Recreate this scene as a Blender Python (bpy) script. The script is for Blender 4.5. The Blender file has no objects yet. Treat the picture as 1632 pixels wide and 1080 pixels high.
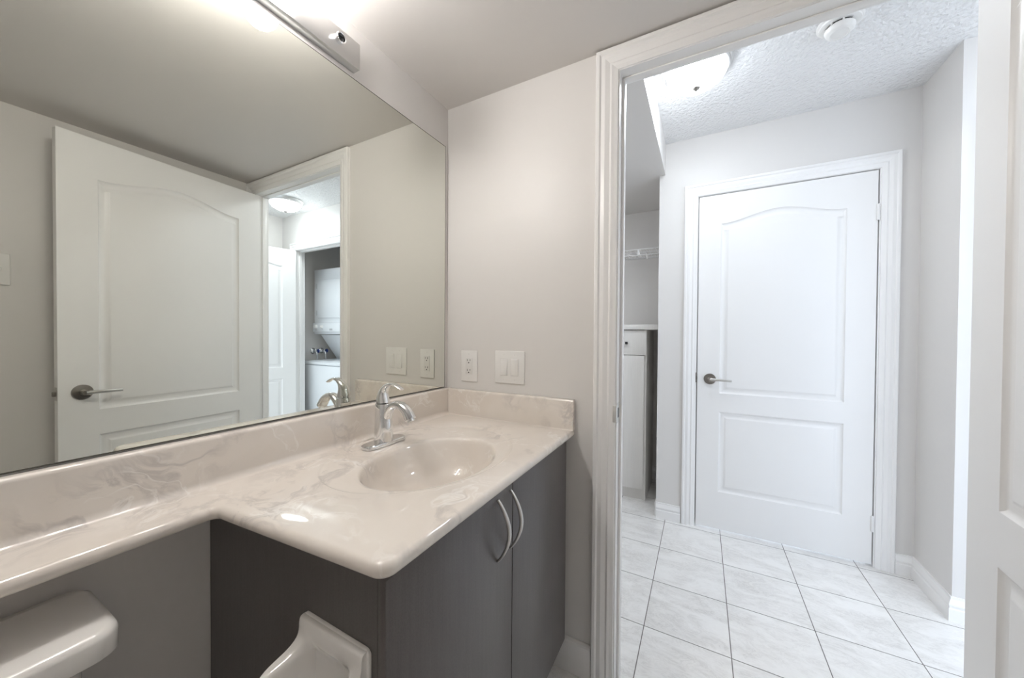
import bpy, bmesh, math, random
from mathutils import Vector, Matrix
from math import pi, sin, cos, radians as R
random.seed(4)
sc = bpy.context.scene
COL = sc.collection

# ------------------------------------------------------------------ camera, world, exposure
yaw, pitch, roll = 0.493384, -0.012179, 0.006682
cam = bpy.data.cameras.new('camera'); cam.sensor_fit = 'HORIZONTAL'; cam.sensor_width = 36
cam.lens = 36 * 562.361 / 1632; cam.clip_start = .01
fw = Vector((-sin(yaw) * cos(pitch), cos(yaw) * cos(pitch), sin(pitch)))
rt = Vector((cos(yaw), sin(yaw), 0)); up = rt.cross(fw)
r2 = rt * cos(roll) + up * sin(roll); u2 = up * cos(roll) - rt * sin(roll)
co = bpy.data.objects.new('camera', cam); COL.objects.link(co)
m = Matrix((r2, u2, -fw)).transposed().to_4x4(); m.translation = (0.95217, -1.19412, 1.18788)
co.matrix_world = m
sc.camera = co
w = bpy.data.worlds.new('world'); sc.world = w; w.use_nodes = True
w.node_tree.nodes['Background'].inputs[0].default_value = (.74, .85, 1, 1)
w.node_tree.nodes['Background'].inputs[1].default_value = 3.0
sc.view_settings.view_transform = 'Standard'; sc.view_settings.look = 'None'
sc.view_settings.gamma = 1; sc.view_settings.exposure = 0.1
sc.cycles.max_bounces = 16; sc.cycles.diffuse_bounces = 10; sc.cycles.glossy_bounces = 8
BULB, BULB_COL = 112, (1.0, .97, .94)
HALL, HALL_COL = 52.0, (.86, .93, 1.0)

# ------------------------------------------------------------------ materials
def mat(name, col=(.8, .8, .8), rough=.5, metal=0, spec=.5, coat=0, coat_rough=.05, emit=None, strength=0):
    M = bpy.data.materials.new(name); M.use_nodes = True
    b = M.node_tree.nodes['Principled BSDF']
    b.inputs['Base Color'].default_value = (*col, 1); b.inputs['Roughness'].default_value = rough
    b.inputs['Metallic'].default_value = metal; b.inputs['Specular IOR Level'].default_value = spec
    b.inputs['Coat Weight'].default_value = coat; b.inputs['Coat Roughness'].default_value = coat_rough
    if emit:
        b.inputs['Emission Color'].default_value = (*emit, 1); b.inputs['Emission Strength'].default_value = strength
    return M
class NT:
    def __init__(s, M): s.t = M.node_tree; s.b = s.t.nodes['Principled BSDF']
    def n(s, typ, **kw):
        nd = s.t.nodes.new(typ)
        for k, v in kw.items():
            if k[0] == 'i' and k[1:].isdigit(): s.set(nd, int(k[1:]), v)
            elif k.startswith('in_'): s.set(nd, k[3:].replace('_', ' '), v)
            else: setattr(nd, k, v)
        return nd
    def set(s, nd, key, v):
        if isinstance(v, bpy.types.NodeSocket): s.t.links.new(v, nd.inputs[key])
        else: nd.inputs[key].default_value = v
    def math(s, op, a, b=None, c=None):
        nd = s.n('ShaderNodeMath', operation=op)
        for i, v in enumerate((a, b, c)):
            if v is not None: s.set(nd, i, v)
        return nd.outputs[0]
    def mix(s, f, a, b):
        nd = s.n('ShaderNodeMix', data_type='RGBA')
        s.set(nd, 0, f); s.set(nd, 6, a); s.set(nd, 7, b); return nd.outputs[2]
    def ramp(s, f, stops):
        nd = s.n('ShaderNodeValToRGB'); s.set(nd, 0, f); e = nd.color_ramp.elements
        while len(e) < len(stops): e.new(.5)
        for q, (p, c) in zip(e, stops):
            q.position = p; q.color = (*c, 1) if isinstance(c, tuple) else (c, c, c, 1)
        return nd.outputs[0]
    def pos(s): return s.n('ShaderNodeNewGeometry').outputs['Position']
    def mapv(s, v, scale=(1, 1, 1), loc=(0, 0, 0), rot=(0, 0, 0)):
        nd = s.n('ShaderNodeMapping'); s.set(nd, 0, v); nd.inputs['Scale'].default_value = scale
        nd.inputs['Location'].default_value = loc; nd.inputs['Rotation'].default_value = rot
        return nd.outputs[0]
    def noise(s, v, scale, detail=4, rough=.5, dist=0):
        nd = s.n('ShaderNodeTexNoise'); s.set(nd, 'Vector', v)
        nd.inputs['Scale'].default_value = scale; nd.inputs['Detail'].default_value = detail
        nd.inputs['Roughness'].default_value = rough; nd.inputs['Distortion'].default_value = dist
        return nd.outputs['Fac']
    def bump(s, h, strength=.2, dist=.002):
        nd = s.n('ShaderNodeBump'); nd.inputs['Strength'].default_value = strength
        nd.inputs['Distance'].default_value = dist; s.set(nd, 'Height', h)
        s.t.links.new(nd.outputs[0], s.b.inputs['Normal'])
    def col(s, c): s.set(s.b, 'Base Color', c)

def paint(name, col, rough, bump=.08, scale=260, spec=.4):
    M = mat(name, col, rough, spec=spec); t = NT(M); p = t.pos()
    t.bump(t.noise(p, scale, 3), bump, .001)
    f = t.noise(p, 3.0, 3)
    a = tuple(c * .975 for c in col)
    t.col(t.mix(f, (*a, 1), (*col, 1)))
    return M
M_wall = paint('wall_paint', (.72, .70, .68), .42, spec=.28)
M_ceil = paint('ceiling_paint', (.69, .665, .645), .45, spec=.25)
M_trim = paint('trim_white_gloss', (.86, .85, .84), .3, 0, 120)
M_door = paint('door_white', (.86, .85, .84), .33, .05, 200)
M_hallceil = mat('stippled_ceiling', (.86, .86, .86), .8, spec=.2)
t = NT(M_hallceil); p = t.pos()
n1 = t.noise(p, 60, 4, .6, .6); v = t.n('ShaderNodeTexVoronoi'); t.set(v, 'Vector', p); v.inputs['Scale'].default_value = 55
t.bump(t.math('ADD', t.math('MULTIPLY', n1, 1.4), t.math('MULTIPLY', v.outputs['Distance'], -.8)), .9, .008)

# floor tile: 30 cm marble-look porcelain, thin dark joints
M_tile = mat('floor_tile', (.75, .74, .72), .22, spec=.5)
t = NT(M_tile); p = t.pos(); sx = t.n('ShaderNodeSeparateXYZ'); t.set(sx, 0, p)
def joint(o, off):
    f = t.math('FRACT', t.math('DIVIDE', t.math('ADD', o, 10 * .306 - off), .306))
    return t.math('MINIMUM', f, t.math('SUBTRACT', 1.0, f))
gx, gy = joint(sx.outputs[0], .757), joint(sx.outputs[1], .3266)
ix = t.math('FLOOR', t.math('DIVIDE', t.math('ADD', sx.outputs[0], 10 * .306 - .757), .306))
iy = t.math('FLOOR', t.math('DIVIDE', t.math('ADD', sx.outputs[1], 10 * .306 - .3266), .306))
cmb = t.n('ShaderNodeCombineXYZ'); t.set(cmb, 0, t.math('MULTIPLY', ix, 3.7)); t.set(cmb, 1, t.math('MULTIPLY', iy, 5.3))
vv = t.n('ShaderNodeVectorMath', operation='ADD'); t.set(vv, 0, p); t.set(vv, 1, cmb.outputs[0])
q = t.mapv(vv.outputs[0], (1, 2.2, 1), rot=(0, 0, .5))
n1 = t.noise(q, 4, 6, .62, 1.2); n2 = t.noise(q, 11, 6, .7, 2.0)
c = t.ramp(n1, [(.3, (.75, .735, .715)), (.6, (.85, .84, .825))])
vein = t.ramp(n2, [(.44, 0.0), (.5, .55), (.56, 0.0)])
c = t.mix(t.math('MULTIPLY', vein, t.ramp(n1, [(.35, .9), (.6, .1)])), c, (.55, .535, .515, 1))
gj = t.math('LESS_THAN', t.math('MINIMUM', gx, gy), .0055)
t.col(t.mix(gj, c, (.16, .15, .14, 1)))
t.set(t.b, 'Roughness', t.math('ADD', t.math('MULTIPLY', gj, .6), .2))
t.bump(t.math('MULTIPLY', gj, -1), .4, .002)

# cultured marble: cream with white and grey swirls
M_marble = mat('cultured_marble', (.7, .62, .55), .045, spec=.5)
t = NT(M_marble); p = t.pos()
q = t.mapv(p, (1, 1, 1), rot=(.3, .2, .6))
wob = t.n('ShaderNodeTexNoise'); t.set(wob, 'Vector', q); wob.inputs['Scale'].default_value = 5; wob.inputs['Detail'].default_value = 3
add = t.n('ShaderNodeVectorMath', operation='MULTIPLY_ADD'); t.set(add, 0, wob.outputs['Color']); add.inputs[1].default_value = (.35, .35, .35); t.set(add, 2, q)
q2 = add.outputs[0]
base = t.ramp(t.noise(q2, 3.2, 4, .55), [(.32, (.72, .655, .59)), (.66, (.785, .735, .68))])
gv = t.ramp(t.noise(q2, 5.5, 6, .6, .6), [(.45, 0.0), (.5, 1.0), (.55, 0.0)])
gm = t.ramp(t.noise(q, 4.3, 2), [(.50, 0.0), (.64, 1.0)])
base = t.mix(t.math('MULTIPLY', t.math('MULTIPLY', gv, gm),  .55), base, (.44, .405, .39, 1))
q3 = t.mapv(q2, (1, 1, 1), loc=(3.3, 1.7, .4))
wv = t.ramp(t.noise(q3, 6, 5, .58, .8), [(.47, 0.0), (.5, 1.0), (.525, 0.0)])
wm = t.ramp(t.noise(q3, 5, 2), [(.50, 0.0), (.64, 1.0)])
base = t.mix(t.math('MULTIPLY', t.math('MULTIPLY', wv, wm), .75), base, (.89, .86, .82, 1))
t.col(base)

# dark laminate of the vanity: fine vertical grain
M_lam = mat('dark_laminate', (.05, .045, .042), .36, spec=.5)
t = NT(M_lam); p = t.pos()
g = t.noise(t.mapv(p, (60, 60, 2.2)), 3, 5, .6); g2 = t.noise(p, 380, 2)
t.col(t.mix(t.math('MULTIPLY', t.math('ADD', g, g2), .5), (.062, .054, .051, 1), (.148, .134, .129, 1)))
t.bump(g2, .12, .0006)
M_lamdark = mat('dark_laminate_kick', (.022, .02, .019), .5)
M_whitelam = mat('white_woodgrain_laminate', (.74, .72, .69), .4)
t = NT(M_whitelam); p = t.pos()
t.col(t.mix(t.noise(t.mapv(p, (90, 90, 3)), 2, 4), (.70, .68, .65, 1), (.79, .775, .75, 1)))
M_chrome = mat('chrome', (.86, .87, .88), .06, metal=1)
M_brushed = mat('brushed_steel', (.72, .72, .72), .28, metal=1)
M_satin = mat('satin_nickel', (.60, .585, .56), .33, metal=1)
M_pewter = mat('dark_satin_nickel', (.33, .31, .29), .3, metal=1)
M_mirror = mat('mirror_silver', (.79, .80, .745), .0, metal=1)
M_glassedge = mat('mirror_edge', (.09, .085, .075), .3)
M_porc = mat('porcelain', (.86, .84, .81), .1, spec=.5, coat=.4)
M_plast = mat('white_plastic', (.80, .79, .77), .3)
M_plast2 = mat('white_plastic_device', (.74, .73, .71), .28)
M_slot = mat('black_slots', (.012, .012, .012), .5)
M_appl = mat('white_enamel', (.82, .84, .86), .25, coat=.3)
M_grey = mat('grey_print', (.45, .46, .47), .5)
M_black = mat('black_metal', (.02, .02, .02), .35)
M_blue = mat('blue_valve_handle', (.03, .06, .26), .4)
M_bulb = mat('lit_bulb_glass', (1, 1, 1), .3, emit=BULB_COL, strength=BULB)
M_bulb_dim = mat('lit_bulb_glass_dimmer', (1, 1, 1), .3, emit=BULB_COL, strength=BULB * .35)  # nearest bulb turned down so the ceiling and end wall don't burn out
M_shade = mat('lit_frosted_glass', (.9, .92, .95), .4, emit=HALL_COL, strength=HALL)
t = NT(M_shade); sx = t.n('ShaderNodeSeparateXYZ'); t.set(sx, 0, t.n('ShaderNodeTexCoord').outputs['Object'])
# rim glow turned down to keep the nearby ceiling from whiting out; bottom brighter
t.set(t.b, 'Emission Strength', t.math('MULTIPLY', t.ramp(t.math('MULTIPLY', sx.outputs[2], -10.0), [(.30, .14), (.92, 1.0)]), HALL))
M_wire = mat('white_coated_wire', (.8, .8, .8), .35)
M_steelplate = mat('strike_steel', (.75, .75, .73), .45, metal=.7)

# ------------------------------------------------------------------ object helpers
def link(name, me, m=None, parent=None):
    o = bpy.data.objects.new(name, me); COL.objects.link(o)
    if m: me.materials.append(m)
    if parent: o.parent = parent
    return o
def finish(bm, name, m, parent=None, smooth=35, merge=1e-5):
    if merge: bmesh.ops.remove_doubles(bm, verts=bm.verts, dist=merge)
    bmesh.ops.recalc_face_normals(bm, faces=bm.faces)
    me = bpy.data.meshes.new(name); bm.to_mesh(me); bm.free()
    if smooth:
        me.polygons.foreach_set('use_smooth', [True] * len(me.polygons))
        me.set_sharp_from_angle(angle=R(smooth))
    return link(name, me, m, parent)
def tag(o, label, cat, group=None, kind=None):
    o['label'] = label; o['category'] = cat
    if group: o['group'] = group
    if kind: o['kind'] = kind
    return o
def empty(name, loc=(0, 0, 0), rz=0):
    o = bpy.data.objects.new(name, None); COL.objects.link(o); o.location = loc; o.rotation_euler = (0, 0, rz)
    o.empty_display_size = .05
    return o
def box(bm, x0, x1, y0, y1, z0, z1, bev=0, seg=2):
    r = bmesh.ops.create_cube(bm, size=1)
    vs = r['verts']
    for v in vs:
        v.co = Vector(((x0 + x1) / 2 + v.co.x * (x1 - x0), (y0 + y1) / 2 + v.co.y * (y1 - y0), (z0 + z1) / 2 + v.co.z * (z1 - z0)))
    if bev:
        es = list({e for v in vs for e in v.link_edges})
        bmesh.ops.bevel(bm, geom=es, offset=bev, segments=seg, profile=.5, affect='EDGES')
def boxes(name, lst, m, parent=None, bev=0, seg=2):
    bm = bmesh.new()
    for b in lst: box(bm, *b, bev=bev, seg=seg)
    return finish(bm, name, m, parent, merge=0)
def structure(name, lst, m, label, cat='wall'):
    return tag(boxes(name, lst, m), label, cat, kind='structure')
def loft(bm, rings, closed=True, cap0=True, cap1=True):
    vs = [[bm.verts.new(p) for p in r] for r in rings]
    n = len(rings[0])
    for a, b in zip(vs, vs[1:]):
        for i in range(n if closed else n - 1):
            j = (i + 1) % n
            bm.faces.new((a[i], a[j], b[j], b[i]))
    if cap0: bm.faces.new(vs[0][::-1])
    if cap1: bm.faces.new(vs[-1])
    return vs
def ring_path(path, radii, seg=16, side=None):
    """elliptic sections swept along a path; radii = (normal, side) pairs"""
    P = [Vector(p) for p in path]; out = []
    prev = Vector(side) if side else None
    for i, p in enumerate(P):
        tn = (P[min(i + 1, len(P) - 1)] - P[max(i - 1, 0)]).normalized()
        if prev is None:
            prev = tn.orthogonal().normalized()
        s = (prev - tn * prev.dot(tn)).normalized(); prev = s
        nrm = tn.cross(s)
        r = radii[i] if isinstance(radii, list) else radii
        a, b = r if isinstance(r, tuple) else (r, r)
        out.append([p + nrm * a * cos(2 * pi * k / seg) + s * b * sin(2 * pi * k / seg) for k in range(seg)])
    return out
def tube(bm, path, radii, seg=12, side=None):
    loft(bm, ring_path(path, radii, seg, side))
def spline(pts, n=6):
    P = [Vector(p) for p in pts]; out = []
    for i in range(len(P) - 1):
        a, b, c, d = P[max(i - 1, 0)], P[i], P[i + 1], P[min(i + 2, len(P) - 1)]
        for k in range(n):
            s = k / n
            out.append(.5 * ((2 * b) + (c - a) * s + (2 * a - 5 * b + 4 * c - d) * s * s + (3 * b - a - 3 * c + d) * s ** 3))
    out.append(P[-1]); return out
def lathe(bm, prof, seg=48, centre=(0, 0, 0), axis='Z', cap0=True, cap1=True):
    c = Vector(centre); rings = []
    for r, h in prof:
        ring = []
        for k in range(seg):
            a = 2 * pi * k / seg; x, y = r * cos(a), r * sin(a)
            d = {'Z': (x, y, h), 'X': (h, x, y), 'Y': (x, h, y)}[axis]
            ring.append(c + Vector(d))
        rings.append(ring)
    loft(bm, rings, True, cap0, cap1)
def sweep_wall(bm, path, prof, closed_prof=False):
    """profile (offset to the left of the travel direction, z) along a horizontal polyline with mitred corners"""
    P = [Vector((*p, 0)) for p in path]; rings = []
    for i, p in enumerate(P):
        d0 = (P[i] - P[i - 1]).normalized() if i else (P[1] - P[0]).normalized()
        d1 = (P[i + 1] - P[i]).normalized() if i < len(P) - 1 else d0
        n0, n1 = Vector((-d0.y, d0.x, 0)), Vector((-d1.y, d1.x, 0))
        nn = (n0 + n1).normalized(); nn /= max(.3, nn.dot(n0))
        rings.append([p + nn * o + Vector((0, 0, z)) for o, z in prof])
    loft(bm, rings, True)
def offset_loop(pts, d):
    n = len(pts); out = []
    for i in range(n):
        a, b, c = Vector(pts[i - 1]), Vector(pts[i]), Vector(pts[(i + 1) % n])
        e0, e1 = (b - a).normalized(), (c - b).normalized()
        n0, n1 = Vector((-e0.y, e0.x)), Vector((-e1.y, e1.x))
        nn = n0 + n1; nn.normalize(); nn /= max(.35, nn.dot(n0))
        out.append(b + nn * d)
    return out
def bar(bm, a, b, r, seg=8): tube(bm, [a, b], r, seg)

def rrect(x0, x1, y0, y1, r, z, n=7):
    L = []
    for cx, cy, a0 in ((x1 - r, y1 - r, 0), (x0 + r, y1 - r, 90), (x0 + r, y0 + r, 180), (x1 - r, y0 + r, 270)):
        L += [Vector((cx + r * cos(R(a0 + 90 * k / n)), cy + r * sin(R(a0 + 90 * k / n)), z)) for k in range(n + 1)]
    return L

# ------------------------------------------------------------------ the shell
H, HH = 2.136, 2.417
OX0, OX1, OZ, WT, OF = .706, 1.530, 2.057, .078, 2.047
structure('floor', [(-.7, 3.2, -2.4, 2.2, -.1, 0)], M_tile, 'pale marble-look square floor tiles with thin dark joints', 'floor')
structure('ceiling_bathroom', [(-.1, 1.72, -2.4, 0, H, 2.2)], M_ceil, 'low smooth warm grey ceiling above the vanity', 'ceiling')
structure('ceiling_hall', [(-.7, 3.2, WT, 2.2, HH, 2.5)], M_hallceil, 'white stippled ceiling of the hall beyond the doorway', 'ceiling')
structure('ceiling_alcove', [(-.5, .734, WT, 1.284, 2.222, HH), (-.5, .70, 1.284, 1.94, 2.222, HH)], M_wall, 'lowered grey ceiling box over the storage alcove', 'ceiling')
structure('wall_left', [(-.1, -.004, -2.4, 0, 0, H)], M_wall, 'grey wall behind the big mirror and toilet tank')
structure('wall_end', [(-.6, OX0 - .016, 0, WT, 0, HH), (OX1 + .016, 1.82, 0, WT, 0, HH), (2.92, 3.2, 0, WT, 0, HH), (1.82, 2.92, 0, WT, 2.1, HH), (OX0 - .016, OX1 + .016, 0, WT, OZ + .016, HH)],
          M_wall, 'grey end wall with the doorway, outlet and light switches')
structure('wall_right', [(1.606, 1.72, -2.4, 0, 0, H)], M_wall, 'grey side wall behind the open door seen in the mirror')
structure('wall_back', [(-.1, 1.72, -2.5, -2.4, 0, H)], M_wall, 'grey wall at the back of the bathroom')
FX0, FX1 = .925, 1.744
structure('wall_hall_far', [(.70, FX0 - .016, 1.284, 1.394, 0, HH), (FX1 + .016, 2.0, 1.284, 1.394, 0, HH), (FX0 - .016, FX1 + .016, 1.284, 1.394, OF + .016, HH)],
          M_wall, 'pale hall wall around the closed white door')
structure('wall_hall_return', [(1.891, 2.0, 1.081, 1.284, 0, HH)], M_wall, 'short pale wall turning right of the closed door')
LX0, LX1 = 2.03, 2.79
structure('wall_laundry', [(1.891, LX0 - .016, .981, 1.081, 0, HH), (LX1 + .016, 3.023, .981, 1.081, 0, HH), (LX0 - .016, LX1 + .016, .981, 1.081, OF + .016, HH)],
          M_wall, 'pale wall around the laundry closet opening in the mirror')
structure('wall_hall_right', [(3.023, 3.13, WT, 2.1, 0, HH)], M_wall, 'pale wall at the right end of the hall')
structure('wall_laundry_side', [(2.0, 2.1, 1.284, 2.0, 0, HH), (2.0, 2.1, 1.081, 1.284, 0, HH)], M_wall, 'inner side wall of the laundry closet')
structure('wall_laundry_back', [(2.0, 3.023, 2.0, 2.1, 0, HH)], M_wall, 'back wall of the laundry closet')
structure('wall_alcove_right', [(.70, .80, 1.394, 1.94, 0, HH)], M_wall, 'shaded side wall of the storage alcove')
structure('wall_alcove_back', [(-.6, .80, 1.94, 2.05, 0, HH)], M_wall, 'back wall of the storage alcove behind the wire shelf')
structure('wall_alcove_left', [(-.6, -.5, WT, 1.94, 0, HH)], M_wall, 'left wall of the storage alcove')

# baseboards
HB = [(0, 0), (.014, 0), (.014, .052), (.011, .056), (.011, .062), (.0135, .066), (.0135, .072), (.009, .084), (.006, .092), (.006, .101), (0, .101)]
BB = [(0, 0), (.012, 0), (.012, .105), (.009, .113), (.004, .117), (0, .117)]
def baseboard(name, path, prof, label, m=M_trim):
    bm = bmesh.new(); sweep_wall(bm, path, prof)
    return tag(finish(bm, name, m, smooth=0), label, 'baseboard', kind='structure')
baseboard('baseboard_hall_left', [(.846, 1.284), (.70, 1.284), (.70, 1.94)][::1] and [(.845, 1.284), (.70, 1.284)][::1], [(o, z) for o, z in HB], 'short white baseboard between storage alcove and closed door')
baseboard('baseboard_alcove', [(-.5, 1.94), (.70, 1.94), (.70, 1.30)][::-1], HB, 'white baseboard inside the storage alcove')
baseboard('baseboard_hall_right', [(1.958, .981), (1.891, .981), (1.891, 1.284), (1.821, 1.284)], HB, 'white stepped baseboard running round the corner right of the closed door')
baseboard('baseboard_end', [(.628, 0), (.47, 0)], BB, 'plain baseboard between dark vanity and door casing')
baseboard('baseboard_right', [(1.606, -2.4), (1.606, -.0)], BB, 'plain baseboard behind the open bathroom door')
baseboard('baseboard_hall_end', [(3.023, WT), (3.023, .981)], HB, 'white baseboard at the right end of the hall')

# door casings and jambs
CAS = [(0, 0), (0, .016), (.003, .018), (.012, .018), (.017, .013), (.030, .0145), (.045, .009), (.051, .0115), (.059, .0085), (.070, .0055), (.071, 0)]
def casing(name, x0, x1, zt, y, d, parent, rev=.004, wd=.071):
    """U-shaped moulding on the plane y, standing out in direction d (-1: towards -y)"""
    bm = bmesh.new(); a0, a1, az = x0 - rev - wd, x1 + rev + wd, zt + .002 + wd
    rings = []
    for cx, cz, kx, kz in ((a0, 0, 1, 0), (a0, az, 1, -1), (a1, az, -1, -1), (a1, 0, -1, 0)):
        rings.append([Vector((cx + kx * o, y + d * h, cz + kz * o)) for o, h in CAS])
    loft(bm, rings, True)
    return finish(bm, name, M_trim, parent, smooth=0)
def frame(name, x0, x1, y0, y1, label, stop, casings, OZ=OF, hs=.009):
    o = tag(empty(name, ((x0 + x1) / 2, y0, 0)), label, 'door frame', kind='structure')
    off = Vector(o.location)
    def put(c): c.data.transform(Matrix.Translation(-off)); c.parent = o
    for y, d in casings: put(casing('casing', x0, x1, OZ, y, d, None))
    t_ = .016
    put(boxes('jamb', [(x0 - t_, x0, y0, y1, 0, OZ), (x1, x1 + t_, y0, y1, 0, OZ), (x0 - t_, x1 + t_, y0, y1, OZ, OZ + t_)], M_trim))
    s0, s1 = stop
    put(boxes('door_stop', [(x0, x0 + .009, s0, s1, 0, OZ - hs), (x1 - .009, x1, s0, s1, 0, OZ - hs), (x0, x1, s0, s1, OZ - hs, OZ)], M_trim, bev=.002))
    return o, put
f1, put = frame('trim_1', OX0, OX1, 0, WT, 'white moulded casing and jamb of the bathroom doorway', (.038, .064), [(0, -1)], OZ=OZ, hs=.005)
# strike plate on the left jamb with its curved lip over the casing edge
bm = bmesh.new(); box(bm, OX0, OX0 + .0012, .004, .034, .895, .962); box(bm, OX0 - .011, OX0 + .0012, -.0085, .005, .900, .955, bev=.001)
s = finish(bm, 'strike_plate', M_steelplate, merge=0); put(s); s['label'] = 'bright metal strike plate'
bm = bmesh.new(); box(bm, OX0 + .0012, OX0 + .0016, .013, .027, .912, .945); s2 = finish(bm, 'latch_hole', M_slot, merge=0)
s2.data.transform(Matrix.Translation(-Vector(f1.location))); s2.parent = s
f2, put = frame('trim_2', FX0, FX1, 1.284, 1.394, 'white moulded casing of the closed door at the hall end', (1.322, 1.357), [(1.284, -1)])
bm = bmesh.new(); box(bm, FX0 - .004, FX0 + .002, 1.2775, 1.30, .90, .96, bev=.001); s = finish(bm, 'strike_plate', M_pewter, merge=0); put(s); s['label'] = 'dark metal strike plate'
f3, put = frame('trim_3', LX0, LX1, .981, 1.081, 'white casing of the laundry closet opening seen in the mirror', (1.02, 1.05), [(.981, -1)])

# ------------------------------------------------------------------ doors: two raised panels, the upper one arched
def door(name, wd, t_, sx, label, handles=(0, 1), hinge_z=(.225, 1.827), latch=True, m=M_door, barrel=-1):
    root = tag(empty(name), label, 'door', kind='structure')
    st, zb, zt = .118, .012, 2.042
    bm = bmesh.new()
    def panel(z0, z1, rise):
        u0, u1 = st, wd - st; L = [Vector((u0, z0)), Vector((u1, z0))]
        n = 40 if rise else 1
        for k in range(n + 1):
            s_ = 1 - k / n
            L.append(Vector((u0 + (u1 - u0) * s_, z1 + rise * (.5 - .5 * cos(2 * pi * s_)))))
        return L
    loops = [panel(.24, .728, 0), panel(.84, 1.866, .052)]
    prof = [(0, 0), (.0025, .0035), (.006, .0065), (.012, .0085), (.020, .009), (.026, .0075), (.034, .0035), (.039, .0012), (.041, .001)]
    rects = []
    for yy, dd in ((0, 1), (t_, -1)):
        P = lambda v, d=0: Vector((sx * v[0], yy + dd * d, v[1]))
        rect = [bm.verts.new(P(q)) for q in ((0, zb), (wd, zb), (wd, zt), (0, zt))]
        rects.append(rect)
        edges = [bm.edges.new((rect[i], rect[(i + 1) % 4])) for i in range(4)]
        for L in loops:
            prev = None
            for off, dep in prof:
                cur = [bm.verts.new(P(q, dep)) for q in (offset_loop(L, off) if off else L)]
                n = len(cur)
                if prev is None:
                    edges += [bm.edges.new((cur[i], cur[(i + 1) % n])) for i in range(n)]
                else:
                    for i in range(n): bm.faces.new((prev[i], prev[(i + 1) % n], cur[(i + 1) % n], cur[i]))
                prev = cur
            bm.faces.new(prev)
        bmesh.ops.triangle_fill(bm, use_beauty=True, use_dissolve=False, edges=edges)
    a, b = rects
    for i in range(4): bm.faces.new((a[i], a[(i + 1) % 4], b[(i + 1) % 4], b[i]))
    finish(bm, 'door_leaf', m, root, smooth=25)
    hu = wd - .068; hz = .925
    for hside in handles:
        yy, dd = (0, -1) if hside == 0 else (t_, 1)
        bm = bmesh.new()
        lathe(bm, [(.033, 0), (.033, .004), (.031, .007), (.012, .009), (.011, .03), (.0115, .046), (.009, .049)], 40, (0, 0, 0), 'Y')
        ro = finish(bm, 'door_handle', M_pewter, root)
        if dd < 0: ro.rotation_euler = (0, 0, pi)
        ro.location = (sx * hu, yy, hz)
        ro['label'] = 'dark satin nickel handle'
        bm = bmesh.new(); dirx = -sx * dd
        path = spline([(0, .043, 0), (dirx * .014, .045, 0), (dirx * .035, .045, 0), (dirx * .07, .043, -.001), (dirx * .112, .038, -.003)], 5)
        n = len(path)
        rad = [(.0085 - .0045 * (k / n) ** .6, .0095 - .0035 * k / n) for k in range(n)]
        tube(bm, path, rad, 14, side=(0, 0, 1))
        lv = finish(bm, 'lever', M_satin, ro)
    if latch:
        bm = bmesh.new(); e = sx * wd
        box(bm, *sorted((e, e + sx * .001)), t_ / 2 - .0125, t_ / 2 + .0125, hz - .028, hz + .028)
        lp = finish(bm, 'latch_plate', M_satin, root, merge=0)
        bm = bmesh.new(); box(bm, *sorted((e + sx * .001, e + sx * .011)), t_ / 2 - .006, t_ / 2 + .006, hz - .010, hz + .010, bev=.002)
        finish(bm, 'latch_bolt', M_pewter, lp, merge=0)
    for z in hinge_z:
        bm = bmesh.new()
        yb = -.004 if barrel < 0 else t_ + .004
        lathe(bm, [(.006, -.041), (.0065, -.039), (.0065, -.014), (.006, -.0135), (.0065, -.013), (.0065, .013), (.006, .0135), (.0065, .014), (.0065, .039), (.006, .041)], 14, (0, yb, z))
        finish(bm, 'hinge', M_trim if barrel < 0 and name == 'door_2' else M_satin, root)
    return root
d1 = door('door_1', .806, .035, -1, 'open white two-panel bathroom door at the right edge, also in the mirror')
d1.location = (1.5265, .004, 0); d1.rotation_euler = (0, 0, R(85))
d2 = door('door_2', .808, .035, -1, 'closed white arched-panel door with lever handle at the end of the hall', handles=(0,))
d2.location = (1.7385, 1.2865, 0)
d3 = door('door_3', .752, .035, -1, 'open white laundry door seen in the mirror beside the washer', handles=(0, 1))
d3.location = (2.786, .974, 0); d3.rotation_euler = (0, 0, R(105))

# ------------------------------------------------------------------ wall mirror
bm = bmesh.new()
my0, my1, mz0, mz1, bv = -1.62, -.020, .9655, 1.972, .004
a = [(-.004, y, z) for y, z in ((my0, mz0), (my1, mz0), (my1, mz1), (my0, mz1))]
root = tag(empty('wall_mirror', (0, my1, mz0)), 'large frameless mirror above the cream marble vanity top', 'mirror')
box(bm, -.004, .0005, my0, my1, mz0, mz1)
o = finish(bm, 'mirror_backing', M_glassedge, root, merge=0); o.data.transform(Matrix.Translation(-root.location))
bm = bmesh.new()
f = [bm.verts.new(p) for p in ((.001, my0 + .003, mz0 + .003), (.001, my1 - .003, mz0 + .003), (.001, my1 - .003, mz1 - .003), (.001, my0 + .003, mz1 - .003))]
bm.faces.new(f); r_ = bmesh.ops.extrude_face_region(bm, geom=bm.faces[:])
for v in r_['geom']:
    if isinstance(v, bmesh.types.BMVert): v.co.x -= .0005
o = finish(bm, 'mirror_glass', M_mirror, root, smooth=0); o.data.transform(Matrix.Translation(-root.location))

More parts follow.
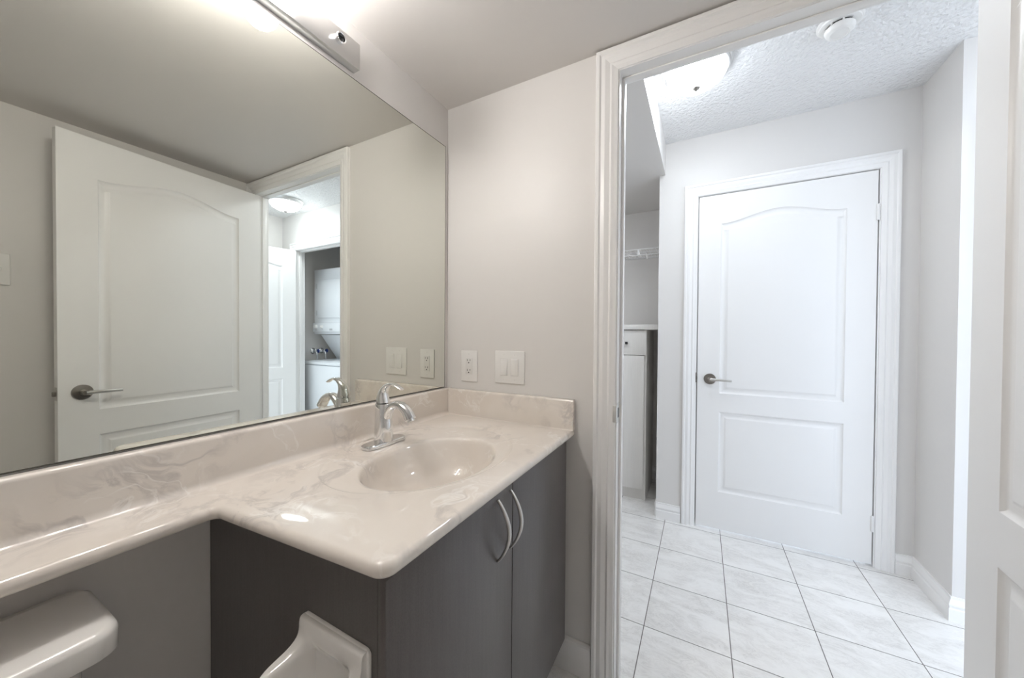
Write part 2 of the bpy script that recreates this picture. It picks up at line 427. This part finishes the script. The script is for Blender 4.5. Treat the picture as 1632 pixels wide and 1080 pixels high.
# ------------------------------------------------------------------ vanity light bar
root = tag(empty('vanity_light', (0, -.775, 2.028)), 'long steel bar light with bare bulb sockets above the mirror', 'wall lamp')
zc = 2.0275
bm = bmesh.new(); box(bm, -.004, .0255, -.315, .315, -.0385, .0385, bev=.0015); finish(bm, 'light_housing', M_brushed, root, merge=0)
ys = [.244, .090, -.064, -.218]
for k, y in enumerate(ys):
    bm = bmesh.new()
    lathe(bm, [(.0145, .0255), (.0145, .031), (.0155, .032), (.0155, .037), (.0135, .0385), (.0115, .0375), (.011, .028), (.004, .0275)], 28, (0, y, .004), 'X')
    so = finish(bm, 'bulb_socket', M_chrome, root)
    bm = bmesh.new(); lathe(bm, [(.0105, .0278), (.0105, .0285), (.003, .0285)], 20, (0, y, .004), 'X'); finish(bm, 'socket_hole', M_slot, so)
    if k:
        bm = bmesh.new()
        prof = [(.0095, .029), (.0095, .036), (.012, .040), (.0195, .0445)]
        cxb, rb = .080, .0405
        prof += [(rb * cos(a), cxb + rb * sin(a)) for a in [R(q) for q in range(-60, 90, 10)]] + [(.002, cxb + rb)]
        lathe(bm, prof, 32, (0, y, .004), 'X')
        b_ = finish(bm, 'light_bulb', M_bulb_dim if k == 1 else M_bulb, root); b_['label'] = 'round lit white bulb'

# ------------------------------------------------------------------ countertop with integral basin, splashes
ZT, TH, RB = .856, .0255, .0127
root = tag(empty('vanity_countertop', (0, 0, ZT)), 'glossy cream marble vanity top with oval basin and narrow ledge over toilet', 'countertop')
def arc(cx, cy, r, a0, a1, n=8): return [Vector((cx + r * cos(R(a0 + (a1 - a0) * k / n)), cy + r * sin(R(a0 + (a1 - a0) * k / n)))) for k in range(n + 1)]
XF, YL, YL2, XB, YE = .562, -.873, -.844, .140, -1.62
outl = [Vector((-.003, YE)), Vector((XB, YE))]
def fillet(p0, p, p1, r, n=8):
    p0, p, p1 = Vector(p0), Vector(p), Vector(p1); u, v = (p0 - p).normalized(), (p1 - p).normalized()
    h = u.angle(v) / 2; c = p + (u + v).normalized() * (r / sin(h)); a, b = p + u * (r / math.tan(h)), p + v * (r / math.tan(h))
    out = []
    for k in range(n + 1):
        q = a.lerp(b, k / n) - c; out.append(c + q.normalized() * r)
    return out
outl += fillet((XB, YE), (XB, YL), (XF, YL2), .012)          # inner (concave) corner
outl += fillet((XB, YL), (XF, YL2), (XF, 0), .028)           # outer rounded corner
outl += [Vector((XF, -.001)), Vector((-.003, -.001))]
bm = bmesh.new()
prof = [(RB, 0)] + [(RB - RB * sin(a), -(RB - RB * cos(a))) for a in [R(q) for q in (15, 30, 45, 60, 75, 90)]] + [(RB - RB * sin(a), -TH + (RB - RB * cos(a))) for a in [R(q) for q in (75, 60, 45, 30, 15)]] + [(RB + .002, -TH)]
def inset(d):
    L = offset_loop(outl, d); L[0].x = L[-1].x = -.003; L[0].y = L[1].y = YE; L[-1].y = L[-2].y = -.001
    return L
rings = [[bm.verts.new((q.x, q.y, z)) for q in inset(d)] for d, z in prof]
n = len(outl)
for ra, rb_ in zip(rings, rings[1:]):
    for i in range(n): bm.faces.new((ra[i], ra[(i + 1) % n], rb_[(i + 1) % n], rb_[i]))
ec, ea, eb = (.316, -.456), .154, .204; N = 112
oc, oa, ob = (.264, -.424), .2335, .290            # outer dished ring, which takes in the faucet
def ell(cx, cy, a, b, z): return [bm.verts.new((cx + a * cos(2 * pi * k / N), cy + b * sin(2 * pi * k / N), z)) for k in range(N)]
er = [ell(*oc, oa - d, ob - d, z) for d, z in ((0, 0), (.002, -.0006), (.005, -.0024), (.008, -.0036), (.015, -.0040))]
for g, z in ((.5, -.0046), (.86, -.0052)):
    er.append(ell(oc[0] + (ec[0] - oc[0]) * g, oc[1] + (ec[1] - oc[1]) * g, (oa - .015) + (ea * 1.02 - oa + .015) * g, (ob - .015) + (eb * 1.02 - ob + .015) * g, z))
bowl = [(1.02, 1.015, -.0058), (1.0, 1.0, -.0075), (.975, .98, -.0125), (.955, .963, -.021), (.93, .94, -.034), (.89, .90, -.055), (.82, .83, -.080), (.72, .73, -.102), (.58, .59, -.119), (.42, .43, -.130), (.26, .27, -.1355), (.11, .10, -.137)]
er += [ell(*ec, ea * fx, eb * fy, z) for fx, fy, z in bowl]
for ra, rb_ in zip(er, er[1:]):
    for i in range(N): bm.faces.new((ra[i], ra[(i + 1) % N], rb_[(i + 1) % N], rb_[i]))
bm.faces.new(er[-1])
ed = [bm.edges.get((L[i], L[(i + 1) % len(L)])) for L in (rings[0], er[0]) for i in range(len(L))]
bmesh.ops.triangle_fill(bm, use_beauty=True, use_dissolve=False, edges=ed)
# underside: between the lower outline and a ring round the bowl
low = [bm.verts.new((ec[0] + ea * 1.02 * cos(2 * pi * k / N), ec[1] + eb * 1.02 * sin(2 * pi * k / N), -TH)) for k in range(N)]
ed = [bm.edges.get((rings[-1][i], rings[-1][(i + 1) % n])) for i in range(n)] + [bm.edges.new((low[i], low[(i + 1) % N])) for i in range(N)]
bmesh.ops.triangle_fill(bm, use_beauty=True, use_dissolve=False, edges=ed)
und = [low]
for fx, fy, z in ((.99, .99, -.05), (.9, .91, -.085), (.75, .76, -.115), (.5, .5, -.138), (.1, .1, -.146)):
    und.append([bm.verts.new((ec[0] + ea * fx * cos(2 * pi * k / N), ec[1] + eb * fy * sin(2 * pi * k / N), z)) for k in range(N)])
for ra, rb_ in zip(und, und[1:]):
    for i in range(N): bm.faces.new((ra[i], ra[(i + 1) % N], rb_[(i + 1) % N], rb_[i]))
bm.faces.new(und[-1])
top = finish(bm, 'countertop_slab', M_marble, root, smooth=40)
SH = .1065
def splash(name, path, cove):
    pr = [(0, .0002), (.020 + cove, .0002)]
    pr += [(.020 + cove - cove * sin(a), .0002 + cove - cove * cos(a)) for a in [R(q) for q in (15, 30, 45, 60, 75, 90)]]
    rr = .008
    pr += [(.020 - rr + rr * cos(a), SH - rr + rr * sin(a)) for a in [R(q) for q in (0, 20, 40, 60, 80, 90)]] + [(0, SH)]
    bm = bmesh.new(); sweep_wall(bm, path, pr); return finish(bm, name, M_marble, root, smooth=40)
splash('backsplash', [(-.003, -.0205), (-.003, YE)][::-1] and [(-.001, -.001), (-.001, YE)][::-1] and [(-.001, YE), (-.001, -.001)][::-1], .016)
splash('side_splash', [(.563, -.001), (.0195, -.001)][::1], .004)
bm = bmesh.new(); lathe(bm, [(.021, -.1368), (.021, -.134), (.018, -.1328), (.012, -.1345), (.004, -.1350)], 28, (ec[0], ec[1], 0))
finish(bm, 'drain', M_chrome, root)

# ------------------------------------------------------------------ faucet
fx, fy = .0985, -.43
root = tag(empty('faucet', (fx, fy, ZT - .0046)), 'chrome single-lever basin faucet with arched spout', 'faucet')
bm = bmesh.new(); rings = []
for s_, z in ((1.0, .0012), (1.0, .007), (.985, .0095), (.93, .0115), (.85, .012)):
    L = []
    for k in range(40):
        a = 2 * pi * k / 40
        x, y = .026 * cos(a), .051 * (1 if sin(a) > 0 else -1) * (abs(sin(a)) > 1e-6) + .026 * sin(a)
        L.append(Vector((x * (s_ if s_ == 1 else 1 - (1 - s_) * 1.6), y * (1 - (1 - s_) * .7), z)))
    rings.append(L)
loft(bm, rings); finish(bm, 'base_plate', M_chrome, root, smooth=30)
bm = bmesh.new(); rings = []
for z, a, b, dx in ((.012, .0305, .0265, -.001), (.03, .030, .0258, -.001), (.06, .0285, .0245, -.002), (.085, .0270, .0232, -.003), (.105, .0252, .0220, -.004), (.122, .0238, .0210, -.0045), (.124, .0228, .0202, -.0045)):
    rings.append([Vector((dx + a * cos(2 * pi * k / 32), b * sin(2 * pi * k / 32), z)) for k in range(32)])
loft(bm, rings); finish(bm, 'faucet_body', M_chrome, root, smooth=40)
bm = bmesh.new()
pts = spline([(.008, 0, .050), (.013, 0, .082), (.025, 0, .107), (.046, 0, .1235), (.070, 0, .1235), (.090, 0, .1125), (.104, 0, .0955), (.109, 0, .088)], 5)
n = len(pts); rad = []
for k in range(n):
    s_ = k / (n - 1); rad.append((.0135 - .003 * math.sin(pi * min(1, s_ * 1.25)) + .002 * s_, .0165 - .002 * sin(pi * s_) + .0015 * s_))
tube(bm, pts, rad, 24, side=(0, 1, 0)); sp = finish(bm, 'spout', M_chrome, root, smooth=40)
bm = bmesh.new(); tube(bm, [(.1078, 0, .090), (.1116, 0, .0825)], (.0105, .0115), 20, side=(0, 1, 0)); finish(bm, 'aerator', M_brushed, sp)
bm = bmesh.new()
pts = spline([(-.0043, 0, .1255), (-.0055, 0, .140), (-.0035, 0, .156), (.005, 0, .171), (.020, 0, .1815), (.038, 0, .1845), (.056, 0, .1805), (.074, 0, .172)], 5)
n = len(pts); rad = []
key = [(.0215, .0195), (.0195, .0185), (.0150, .0160), (.0098, .0138), (.0062, .0125), (.0048, .0120), (.0042, .0110), (.0032, .0085)]
for k in range(n):
    s_ = k / (n - 1) * (len(key) - 1); i = min(int(s_), len(key) - 2); g = s_ - i
    rad.append(tuple(key[i][c] * (1 - g) + key[i + 1][c] * g for c in (0, 1)))
tube(bm, pts, rad, 24, side=(0, 1, 0)); finish(bm, 'lever_handle', M_chrome, root, smooth=50)

# ------------------------------------------------------------------ vanity cabinet
root = tag(empty('vanity_cabinet', (.27, -.44, 0)), 'dark grey two-door vanity cabinet under the marble top', 'cabinet')
off = Matrix.Translation(-root.location)
def part(name, lst, m, par=None, bev=0, base=None):
    o = boxes(name, lst, m, par or root, bev=bev); o.data.transform(Matrix.Translation(-(base if base is not None else root.location))); return o
CZ0, CZ1 = .14, ZT - TH - .002
part('side_panel', [(.002, .529, -.827, -.811, CZ0, CZ1), (.002, .455, -.827, -.811, 0.0, CZ0)], M_lam)
part('side_panel', [(.002, .529, -.020, -.004, CZ0, CZ1), (.002, .455, -.020, -.004, 0.0, CZ0)], M_lam)
part('cabinet_bottom', [(.002, .529, -.811, -.020, CZ0, CZ0 + .016)], M_lam)
part('toe_kick', [(.455, .470, -.811, -.020, 0, CZ0)], M_lamdark)
part('filler_strip', [(.515, .529, -.0435, -.020, CZ0 + .016, CZ1)], M_lam)
for y0, y1, hy in ((-.8285, -.4345, -.506), (-.4315, -.044, -.446)):
    d = part('cabinet_door', [(.531, .548, y0, y1, CZ0, CZ1 - .004)], M_lam, bev=.001)
    bm = bmesh.new()
    z0, z1 = .672, .812
    K = 22; pts = []; rad = []
    for k in range(K + 1):
        s_ = k / K; b_ = sin(pi * s_)
        pts.append((.549 + .030 * b_ ** .85, hy, z0 + (z1 - z0) * s_)); rad.append((.0028 + .0016 * b_, .0035 + .0028 * b_))
    tube(bm, pts, rad, 14, side=(0, 1, 0))
    h = finish(bm, 'handle', M_satin, d, smooth=50); h.data.transform(off); h['label'] = 'bowed satin metal pull'

# ------------------------------------------------------------------ toilet paper holder on the cabinet side
root = tag(empty('toilet_paper_holder', (.4345, -.827, .628)), 'white ceramic paper holder fixed to the dark cabinet side', 'toilet paper holder')
bm = bmesh.new(); loft(bm, [[Vector((v.x, -v.z, v.y)) for v in rrect(-.082 + e, .082 - e, -.075 + e, .0815 - e, .009, z)] for z, e in ((.0004, 0), (.0042, 0), (.0058, .0012), (.0062, .003))])
finish(bm, 'back_plate', M_porc, root, smooth=40)
armp = [(.003, .080), (.009, .0802), (.0135, .078), (.0155, .070), (.016, .060), (.019, .050), (.027, .043), (.040, .038), (.056, .035), (.072, .031), (.086, .022), (.093, .009), (.093, -.006), (.086, -.020), (.072, -.032), (.054, -.042), (.034, -.052), (.016, -.064), (.008, -.073), (.003, -.074)]
bkp = [(.003, .080), (.009, .0802), (.0135, .078), (.0150, .070), (.0155, .060), (.0145, .051), (.0115, .044), (.0085, .037), (.007, .029), (.007, .021), (.007, .013), (.007, .005), (.007, -.006), (.007, -.018), (.007, -.030), (.008, -.040), (.0095, -.050), (.010, -.062), (.008, -.073), (.003, -.074)]
AR = spline([(0, *q) for q in armp], 3); BK = spline([(0, *q) for q in bkp], 3)
xs = [x * .93 for x in (-.084, -.0835, -.082, -.079, -.074, -.069, -.066, -.064, -.060, -.055, -.048, -.03, 0)]
xs = xs + [-x for x in xs[-2::-1]]
def msk(x):
    d = .0781 - abs(x)
    if d < .012: return 1.0
    if d < .034: s_ = (d - .012) / .022; return 1 - s_ * s_ * (3 - 2 * s_)
    return 0.0
rings = []
for x in xs:
    k = msk(x); d = .0781 - abs(x); e = 1 - .05 * max(0, (.004 - d) / .004)
    rings.append([Vector((x, -((a.y * k + b.y * (1 - k)) * e), (a.z * k + b.z * (1 - k)))) for a, b in zip(AR, BK)])
loft(bm_ := bmesh.new(), rings, True)
o = finish(bm_, 'holder_body', M_porc, root, smooth=50)

# ------------------------------------------------------------------ outlet and switches on the end wall
def screw(bm, x, z): lathe(bm, [(.0028, -.0056), (.0028, -.0062), (.001, -.0063)], 12, (x, 0, z), 'Y')
def wallplate(bm, x0, x1, z0, z1):
    box(bm, x0, x1, -.0056, 0, z0, z1, bev=.0025, seg=3)
root = tag(empty('power_outlet', (.1135, 0, 1.0585)), 'white double power outlet beside the mirror edge', 'outlet')
bm = bmesh.new(); wallplate(bm, -.040, .040, -.063, .063); finish(bm, 'cover_plate', M_plast, root, merge=0)
bm = bmesh.new(); box(bm, -.0165, .0165, -.0074, -.0056, -.0335, .0335, bev=.001); dv = finish(bm, 'outlet_face', M_plast2, root, merge=0)
for zc_ in (.018, -.022):
    bm = bmesh.new()
    box(bm, -.0075, -.0055, -.0078, -.0074, zc_ + .002, zc_ + .010); box(bm, .0055, .0075, -.0078, -.0074, zc_ + .003, zc_ + .010)
    lathe(bm, [(.0026, -.0074), (.0026, -.0078), (.0005, -.0078)], 14, (0, 0, zc_ - .004), 'Y')
    finish(bm, 'socket_slots', M_slot, dv, merge=0)
for z in (.049, -.049): bm = bmesh.new(); screw(bm, 0, z); finish(bm, 'screw', M_plast2, root)
root = tag(empty('light_switch', (.302, 0, 1.0625)), 'white double rocker light switch nearest the doorway casing', 'light switch')
bm = bmesh.new(); wallplate(bm, -.065, .065, -.0625, .0625); finish(bm, 'cover_plate', M_plast, root, merge=0)
for x, tilt in ((-.0235, -4), (.0235, 4.5)):
    bm = bmesh.new(); box(bm, -.0165, .0165, -.0068, -.0056, -.0335, .0335, bev=.0006); fr_ = finish(bm, 'switch_frame', M_plast2, root, merge=0); fr_.location = (x, 0, 0)
    bm = bmesh.new(); box(bm, -.0145, .0145, -.0085, -.004, -.0315, .0315, bev=.001); rk = finish(bm, 'rocker', M_plast, fr_, merge=0); rk.rotation_euler = (R(tilt), 0, 0)
    rk.location = (0, -.0005, 0)
for x in (-.0235, .0235):
    for z in (-.048, .048): bm = bmesh.new(); screw(bm, x, z); finish(bm, 'screw', M_plast2, root)
# dimmer on the side wall, seen at the left edge of the mirror
root = tag(empty('wall_dimmer', (1.606, -.925, 1.445), -pi / 2), 'white wall plate with round knob at the left edge of the mirror', 'light switch')
bm = bmesh.new(); box(bm, -.040, .040, -.006, 0, -.066, .066, bev=.004, seg=3); finish(bm, 'cover_plate', M_plast, root, merge=0)
bm = bmesh.new(); lathe(bm, [(.017, -.006), (.017, -.016), (.0155, -.019), (.003, -.0195)], 28, (0, 0, 0), 'Y'); finish(bm, 'dimmer_knob', M_plast2, root)

# ------------------------------------------------------------------ toilet (tank under the ledge)
root = tag(empty('toilet', (.0, -1.232, 0)), 'white toilet whose tank lid shows under the marble ledge', 'toilet')
def rloft(name, secs, m, par=root, smooth=50):
    bm = bmesh.new(); loft(bm, [rrect(*s_) for s_ in secs]); return finish(bm, name, m, par, smooth=smooth)
W = .2275
rloft('tank_lid', [(.012, .150, -W + .03, W - .03, .02, .7005), (.009, .179, -W + .006, W - .006, .028, .703), (.008, .186, -W, W, .03, .709), (.008, .187, -W, W, .03, .737), (.009, .184, -W + .002, W - .002, .028, .7435), (.012, .175, -W + .010, W - .010, .024, .7475), (.03, .12, -W + .06, W - .06, .02, .7495)], M_porc)
rloft('tank', [(.02, .135, -.17, .17, .03, .385), (.012, .150, -.185, .185, .035, .42), (.010, .158, -.195, .195, .035, .60), (.010, .160, -.198, .198, .035, .7003)], M_porc)
bm = bmesh.new(); rings = []
for z, cx, a, b in ((.0, .36, .20, .115), (.03, .36, .195, .11), (.12, .36, .17, .095), (.22, .38, .18, .11), (.32, .42, .235, .165), (.375, .435, .255, .182), (.39, .437, .255, .183)):
    rings.append([Vector((cx + a * cos(2 * pi * k / 40), b * sin(2 * pi * k / 40), z)) for k in range(40)])
loft(bm, rings); box(bm, .02, .25, -.11, .11, .25, .383, bev=.02); finish(bm, 'toilet_bowl', M_porc, root, merge=0, smooth=50)
bm = bmesh.new(); rings = []
for z, s_ in ((.391, .99), (.396, 1.0), (.408, 1.0), (.412, .985), (.428, .98), (.434, .95), (.437, .8)):
    rings.append([Vector((.442 + .25 * s_ * cos(2 * pi * k / 40), .185 * s_ * sin(2 * pi * k / 40), z)) for k in range(40)])
loft(bm, rings); finish(bm, 'toilet_seat', M_plast, root, smooth=40)
bm = bmesh.new(); lathe(bm, [(.012, .160), (.012, .168), (.004, .169)], 18, (0, -.14, .655), 'X'); tube(bm, [(.170, -.14, .655), (.172, -.10, .652), (.171, -.06, .648)], (.004, .006), 10)
finish(bm, 'flush_lever', M_chrome, root, merge=0)

# ------------------------------------------------------------------ flush ceiling lights
def ceiling_light(loc, label):
    root = tag(empty('ceiling_light', loc), label, 'ceiling light', 'frosted dome lights on the hall ceiling')
    bm = bmesh.new(); lathe(bm, [(.10, 0), (.146, 0), (.147, -.006), (.141, -.012), (.139, -.018), (.136, -.020), (.135, -.027), (.131, -.032), (.126, -.032), (.124, -.022)], 64)
    finish(bm, 'light_base', M_brushed, root, smooth=30)
    bm = bmesh.new(); lathe(bm, [(.1235, -.026)] + [(.1235 * cos(a), -.030 - .068 * sin(a)) for a in [R(q) for q in range(4, 90, 7)]] + [(.004, -.098)], 64)
    finish(bm, 'glass_shade', M_shade, root, smooth=60)
    bm = bmesh.new(); lathe(bm, [(.004, -.096), (.016, -.0975), (.0165, -.101), (.014, -.105), (.009, -.108), (.006, -.112), (.001, -.1135)], 24)
    finish(bm, 'finial', M_pewter, root)
    return root
def dup(root, loc, label):
    r = root.copy(); COL.objects.link(r); r.location = loc; r['label'] = label
    for ch in root.children:
        c = ch.copy(); COL.objects.link(c); c.parent = r
    return r
l1 = ceiling_light((.917, .630, HH), 'lit dome ceiling light seen through the top of the doorway')
l3 = dup(l1, (-.05, .62, 2.222), 'unseen dome light added to brighten the storage alcove, beyond the doorway casing'); l3.scale = (.9, .9, .9)  # unseen lamp, added to lift the light on the alcove wall and cabinet
l2 = dup(l1, (2.46, .70, HH), 'lit dome ceiling light before the laundry closet, seen in the mirror')

# ------------------------------------------------------------------ smoke detector
root = tag(empty('smoke_detector', (1.412, .632, HH)), 'round white smoke detector on the stippled hall ceiling', 'smoke detector')
bm = bmesh.new(); lathe(bm, [(.03, 0), (.070, 0), (.071, -.006), (.067, -.010), (.064, -.011), (.062, -.016), (.058, -.018), (.044, -.019)], 48); finish(bm, 'mounting_base', M_plast, root, smooth=30)
bm = bmesh.new(); lathe(bm, [(.042, -.018), (.042, -.024), (.043, -.026)], 48, cap0=True); finish(bm, 'vent_gap', M_slot, root, smooth=30)
bm = bmesh.new(); lathe(bm, [(.046, -.026), (.047, -.030), (.043, -.040), (.038, -.046), (.030, -.049), (.028, -.047), (.002, -.0475)], 48); finish(bm, 'sensor_cap', M_plast, root, smooth=30)
for k in range(8):
    bm = bmesh.new(); a = 2 * pi * k / 8; c_, s_ = cos(a), sin(a)
    tube(bm, [(.043 * c_, .043 * s_, -.017), (.046 * c_, .046 * s_, -.030)], (.003, .004), 8)
    finish(bm, 'vent_rib', M_plast, root, merge=0)

# ------------------------------------------------------------------ storage cabinet and wire shelf in the alcove
root = tag(empty('storage_cabinet', (.475, 1.66, 0)), 'narrow white cabinet with black knob in the storage alcove', 'cabinet')
b0 = root.location.copy()
cx0, cx1 = .345, .607
part('carcass', [(cx0, cx0 + .016, 1.478, 1.90, 0, 1.229), (cx1 - .016, cx1, 1.478, 1.90, 0, 1.229), (cx0 + .016, cx1 - .016, 1.884, 1.90, .08, 1.229), (cx0 + .016, cx1 - .016, 1.478, 1.884, .08, .096)], M_whitelam, root, base=b0)
part('kick_board', [(cx0 + .016, cx1 - .016, 1.495, 1.51, 0, .08)], M_whitelam, root, base=b0)
part('cabinet_door', [(cx0 + .001, cx1 - .014, 1.461, 1.477, .084, 1.043)], M_whitelam, root, bev=.001, base=b0)
dr = part('drawer', [(cx0 + .001, cx1 - .001, 1.461, 1.477, 1.047, 1.226)], M_whitelam, root, bev=.001, base=b0)
kb = part('knob', [(.463, .481, 1.440, 1.452, 1.124, 1.142), (.469, .475, 1.452, 1.461, 1.130, 1.136)], M_black, dr, bev=.002, base=b0); kb['label'] = 'small square black knob'
part('cabinet_top', [(.32, .682, 1.445, 1.925, 1.230, 1.266)], M_whitelam, root, bev=.0015, base=b0)

root = tag(empty('wire_shelf', (.1, 1.94, 1.845)), 'white wire shelf with hanging rod high in the storage alcove', 'shelf')
b0 = root.location.copy()
def pv(*q): return Vector(q) - b0
bm = bmesh.new()
for z, r_w in ((1.842, .0035), (1.800, .0035)): bar(bm, pv(-.49, 1.63, z), pv(.697, 1.63, z), r_w, 8)
for x in (-.2, .02, .24, .521): box(bm, *(lambda q: (q.x - .007, q.x + .007, q.y - .002, q.y + .002, q.z - .021, q.z + .021))(pv(x, 1.63, 1.821)))
for y in (1.73, 1.83, 1.93): bar(bm, pv(-.49, y, 1.840), pv(.697, y, 1.840), .003, 6)
finish(bm, 'shelf_frame', M_wire, root, merge=0)
bm = bmesh.new()
for k in range(46): bar(bm, pv(-.48 + k * .026, 1.63, 1.845), pv(-.48 + k * .026, 1.937, 1.845), .0016, 6)
o = finish(bm, 'cross_wires', M_wire, root, merge=0)
bm = bmesh.new(); bar(bm, pv(-.49, 1.63, 1.770), pv(.697, 1.63, 1.770), .003, 8); rod = finish(bm, 'hanging_rod', M_brushed, root, merge=0)
for x in (.0, .583):
    bm = bmesh.new(); box(bm, *(lambda q: (q.x - .006, q.x + .006, q.y - .006, q.y + .006, q.z - .006, q.z + .030))(pv(x, 1.63, 1.770)), bev=.002)
    finish(bm, 'rod_clip', M_plast, rod, merge=0)

# ------------------------------------------------------------------ laundry: stacked washer and dryer, taps, vent
root = tag(empty('washer_dryer', (2.603, 1.5, 0)), 'white stacked washer and dryer in the laundry closet, seen in the mirror', 'washing machine')
b0 = root.location.copy(); wx0, wx1 = 2.262, 2.945
part('washer_cabinet', [(wx0, wx1, 1.150, 1.86, .02, .845)], M_appl, root, bev=.006, base=b0)
part('washer_top', [(wx0, wx1, 1.148, 1.86, .850, .884)], M_appl, root, bev=.006, base=b0)
part('washer_lid', [(wx0 + .08, wx1 - .08, 1.175, 1.53, .884, .892)], M_appl, root, bev=.003, base=b0)
for x in (wx0 + .03, wx1 - .07):
    for y in (1.18, 1.80): part('foot', [(x, x + .04, y, y + .04, 0, .02)], M_black, root, base=b0)
bm = bmesh.new()
prof2 = [(1.352, 1.172), (1.555, .886), (1.86, .886), (1.86, 1.172)]
loft(bm, [[Vector((x, y, z)) - b0 for y, z in prof2] for x in (wx0 + .02, wx1 - .02)])
finish(bm, 'splash_panel', M_appl, root, smooth=0)
part('dryer_cabinet', [(wx0, wx1, 1.285, 1.86, 1.180, 1.905)], M_appl, root, bev=.006, base=b0)
dd = part('dryer_door', [(wx0 + .067, wx1 - .067, 1.272, 1.285, 1.36, 1.785)], M_appl, root, bev=.005, base=b0)
for z in (1.39, 1.69): part('door_hinge', [(wx1 - .071, wx1 - .064, 1.268, 1.276, z, z + .055)], M_grey, dd, base=b0)
cp = part('control_panel', [(wx0 - .002, wx1 + .002, 1.268, 1.285, 1.205, 1.305)], M_appl, root, bev=.004, base=b0)
for x, r_k in ((2.885, .026), (2.775, .018)):
    bm = bmesh.new(); lathe(bm, [(r_k, 0), (r_k, -.004), (r_k * .8, -.008), (r_k * .75, -.022), (r_k * .5, -.024), (.002, -.024)], 28, Vector((x, 1.268, 1.262)) - b0, 'Y')
    finish(bm, 'control_knob', M_plast, cp)
for q in [(2.868, 2.902, 1.2676, 1.268, 1.222, 1.228), (2.768, 2.782, 1.2676, 1.268, 1.232, 1.238), (2.60, 2.65, 1.2676, 1.268, 1.222, 1.242)]: part('panel_mark', [q], M_grey, cp, base=b0)
for yy, lab in ((1.315, 'washer supply tap nearer the laundry opening, above the washer'), (1.42, 'washer supply tap farther back, above the washer')):
    root = tag(empty('supply_tap', (3.023, yy, .985)), lab, 'tap', 'washer supply taps')
    bm = bmesh.new(); lathe(bm, [(.033, 0), (.033, -.006), (.022, -.018), (.011, -.022), (.011, -.055)], 28, axis='X'); finish(bm, 'escutcheon', M_chrome, root)
    bm = bmesh.new(); lathe(bm, [(.014, -.016), (.014, .012), (.010, .016), (.006, .030)], 20, (-.055, 0, 0)); tube(bm, [(-.055, 0, 0), (-.075, 0, -.012), (-.078, 0, -.040)], .010, 14)
    finish(bm, 'valve_body', M_chrome, root, merge=0)
    bm = bmesh.new(); lathe(bm, [(.006, .0), (.022, .003), (.024, .009), (.018, .014), (.003, .015)], 8, (-.062, .020, .0), 'Y'); h = finish(bm, 'tap_handle', M_blue, root); h['label'] = 'blue tap handle'
    bm = bmesh.new(); tube(bm, spline([(-.078, 0, -.040), (-.078, .004, -.075), (-.060, .02, -.14), (-.040, .06, -.30)], 5), .0095, 12); finish(bm, 'supply_hose', M_brushed, root)
root = tag(empty('exhaust_duct', (2.80, 1.50, HH)), 'dark duct end hanging at the top of the laundry closet', 'duct')
bm = bmesh.new(); lathe(bm, [(.05, 0), (.05, -.19), (.085, -.195), (.085, -.21), (.02, -.212)], 28); finish(bm, 'duct_pipe', M_black, root)
